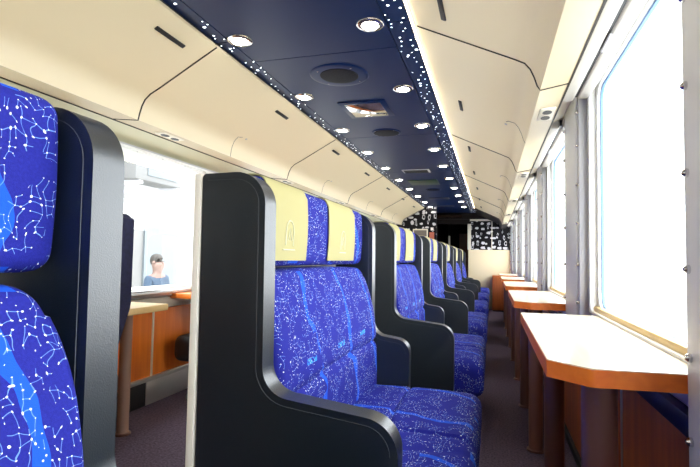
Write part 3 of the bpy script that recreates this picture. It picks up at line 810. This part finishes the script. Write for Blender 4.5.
# far-side chairs facing the opposite windows
def chair(x, y, rz, lab):
    o = empty('window_chair', (x, y, LF), rz)
    def wv(p): 
        x_, y_, z_ = p; k = max(0.0, (0.72-z_)/0.24); return (x_-0.02*k, y_*(1-0.35*min(1, k)), z_)
    link('backrest', soft_box(0.18, 0.25, -0.22, 0.22, 0.50, 1.15, 0.033, wv, (3, 12, 20)), M['fabric_dark'], o)
    bb = soft_box(0.235, 0.262, -0.21, 0.21, 0.52, 1.13, 0.012, wv, (2, 12, 20)); link('back_shell', bb, M['fabric_dark'], o)
    link('seat', soft_box(-0.22, 0.22, -0.22, 0.22, 0.26, 0.43, 0.05, None, (8, 8, 3)), M['black'], o)
    bm = B(); add_cyl(bm, (0, 0, 0.02), (0, 0, 0.27), 0.03, 20); link('post', bm, M['black'], o)
    bm = B(); add_disc_stack(bm, (0, 0, 0), [(0.21, 0.0), (0.21, 0.012), (0.05, 0.035)], 32); link('base', bm, M['black'], o)
    link('bracket', box(0.16, 0.235, -0.05, 0.05, 0.30, 0.60, 0.01), M['black'], o)
    tag(o, lab, 'chair', 'window chairs on the far side')
chair(-1.885, 1.70, 0.0, 'dark blue window chair glimpsed past the near bench wing')
chair(-1.80, 2.98, 0.0, 'window chair mostly hidden behind the big black bench panel')

# ------------------------------------------------------------------ outside
tag(link('ground', box(0.75, 30, -10, 60, -1.1, -1.0), M['concrete']), kind='structure')
tag(link('ground', box(-30, -2.45, -10, 60, -1.1, -1.0), M['concrete']), kind='structure')
pf = link('platform', box(-30, -4.0, -10, 40, -1.0, -0.72, 0.01), M['concrete']); tag(pf, kind='structure')
bd = empty('station_building', (-8.0, 10.0, -0.72)); tag(bd, 'pale station building seen washed out through the far-side window', 'building')
link('wall', box(-2.0, 0.0, -14, 14, 0, 7.0), M['pale_wall'], bd)
for i, yy in enumerate((-6, -3.2, 2.6, 5.4)):
    f_ = link('window', box(0.0, 0.05, yy, yy+1.5, 1.0, 2.6), M['pale_blue'], bd)
link('door', box(0.0, 0.05, -0.3, 0.8, 0.0, 2.4), M['pale_blue'], bd)
for yy in (-3.9, 1.8, 6.9): link('downpipe', add_cyl(B(), (0.06, yy, 0), (0.06, yy, 6.5), 0.05, 12), M['grey'], bd)
ac = empty('air_conditioner', (-6.4, 7.95, 2.42)); tag(ac, 'white outdoor air conditioner box high outside the far-side window', 'air conditioner')
link('casing', box(-0.25, 0.25, -0.75, 0.75, 0.0, 0.62, 0.02), mat('weathered_casing', (0.110, 0.110, 0.108), 0.7), ac)
link('fan_grille', box(0.25, 0.27, -0.45, 0.40, 0.1, 0.50, 0.01), M['pale_blue'], ac)
link('bracket', box(-1.58, 0.20, -0.60, -0.5, -0.06, 0.0), M['grey'], ac)
link('bracket', box(-1.58, 0.20, 0.5, 0.60, -0.06, 0.0), M['grey'], ac)
# person on the platform
pr = empty('person', (-5.0, 6.40, -0.72)); tag(pr, 'person in blue standing on the platform outside the far-side window', 'person')
def skin_mesh(name, verts, edges, radii, m, parent, lvl=2):
    me = bpy.data.meshes.new(name); me.from_pydata(verts, edges, []); o = bpy.data.objects.new(name, me); C.objects.link(o); o.parent = parent
    md = o.modifiers.new('skin', 'SKIN'); 
    for i, r in enumerate(radii): me.skin_vertices[0].data[i].radius = r if isinstance(r, tuple) else (r, r)
    me.skin_vertices[0].data[0].use_root = True
    sb = o.modifiers.new('sub', 'SUBSURF'); sb.levels = lvl; sb.render_levels = lvl
    me.materials.append(m)
    for p in me.polygons: p.use_smooth = True
    md.use_smooth_shade = True
    return o
V_ = [(0, 0, .95), (0, 0, 1.15), (0, 0, 1.38), (0, 0, 1.49), (0.02, 0, 1.57), (0.015, 0, 1.67),
      (0, -.19, 1.40), (.03, -.24, 1.13), (.14, -.20, .92), (0, .19, 1.40), (.02, .24, 1.12), (.12, .22, .90),
      (0, -.10, .88), (.02, -.11, .48), (0, -.11, .08), (.12, -.11, .04), (0, .10, .88), (.01, .11, .48), (-.02, .11, .08), (.10, .11, .04)]
E_ = [(0, 1), (1, 2), (2, 3), (3, 4), (4, 5), (2, 6), (6, 7), (7, 8), (2, 9), (9, 10), (10, 11), (0, 12), (12, 13), (13, 14), (14, 15), (0, 16), (16, 17), (17, 18), (18, 19)]
R_ = [(.13, .16), (.11, .14), (.12, .16), .055, .095, .125, .06, .045, .032, .06, .045, .032, .09, .06, .045, .04, .09, .06, .045, .04]
skin_mesh('body', V_, E_, R_, M['skin'], pr)
skin_mesh('shirt', [(0, 0, .92), (0, 0, 1.15), (0, 0, 1.38), (0, -.19, 1.40), (.02, -.23, 1.2), (0, .19, 1.40), (.01, .23, 1.2)], [(0, 1), (1, 2), (2, 3), (3, 4), (2, 5), (5, 6)],
          [(.145, .18), (.125, .16), (.135, .17), .075, .065, .075, .065], M['shirt'], pr)
skin_mesh('trousers', [(0, 0, .95), (0, -.10, .88), (.02, -.11, .48), (0, -.11, .10), (0, .10, .88), (.01, .11, .48), (-.02, .11, .10)], [(0, 1), (1, 2), (2, 3), (0, 4), (4, 5), (5, 6)],
          [(.14, .17), .105, .078, .065, .105, .078, .065], M['hair'], pr)
bm = B(); add_disc_stack(bm, (-0.012, 0, 1.60), [(0.04, -0.02), (0.088, 0.02), (0.104, 0.07), (0.100, 0.12), (0.078, 0.16), (0.04, 0.182), (0.008, 0.188)], 20, 0, 1.0, 0.9)
for v in bm.verts:
    if v.co.x > 0.02 and v.co.z < 1.72: v.co.x = 0.02
link('hair', bm, M['hair'], pr)
bm = B(); add_cyl(bm, (0.075, 0, 1.655), (0.115, 0, 1.635), 0.010, 10, 0.016); link('nose', bm, M['skin'], pr)
for sy in (-1, 1):
    bm = B(); add_cyl(bm, (0.088, sy*0.034, 1.668), (0.100, sy*0.034, 1.668), 0.010, 10); link('eye', bm, M['hair'], pr)
    bm = B(); add_cyl(bm, (0.01, sy*0.085, 1.65), (0.0, sy*0.108, 1.655), 0.028, 12, 0.022); link('ear', bm, M['skin'], pr)
bm = B(); add_cyl(bm, (0.088, -0.025, 1.610), (0.088, 0.025, 1.610), 0.008, 8); link('mouth', bm, M['red'], pr)
# tracks outside the aisle-side windows
for i, x in enumerate((3.2, 4.27)):
    o = link('track_rail', box(x-0.035, x+0.035, -8, 55, -1.0, -0.85, 0.01), M['rail_steel'])
    tag(o, ['nearer steel track rail faintly visible outside the large window', 'farther steel track rail faintly visible outside the large window'][i], 'rail', 'rails of the neighbouring track')
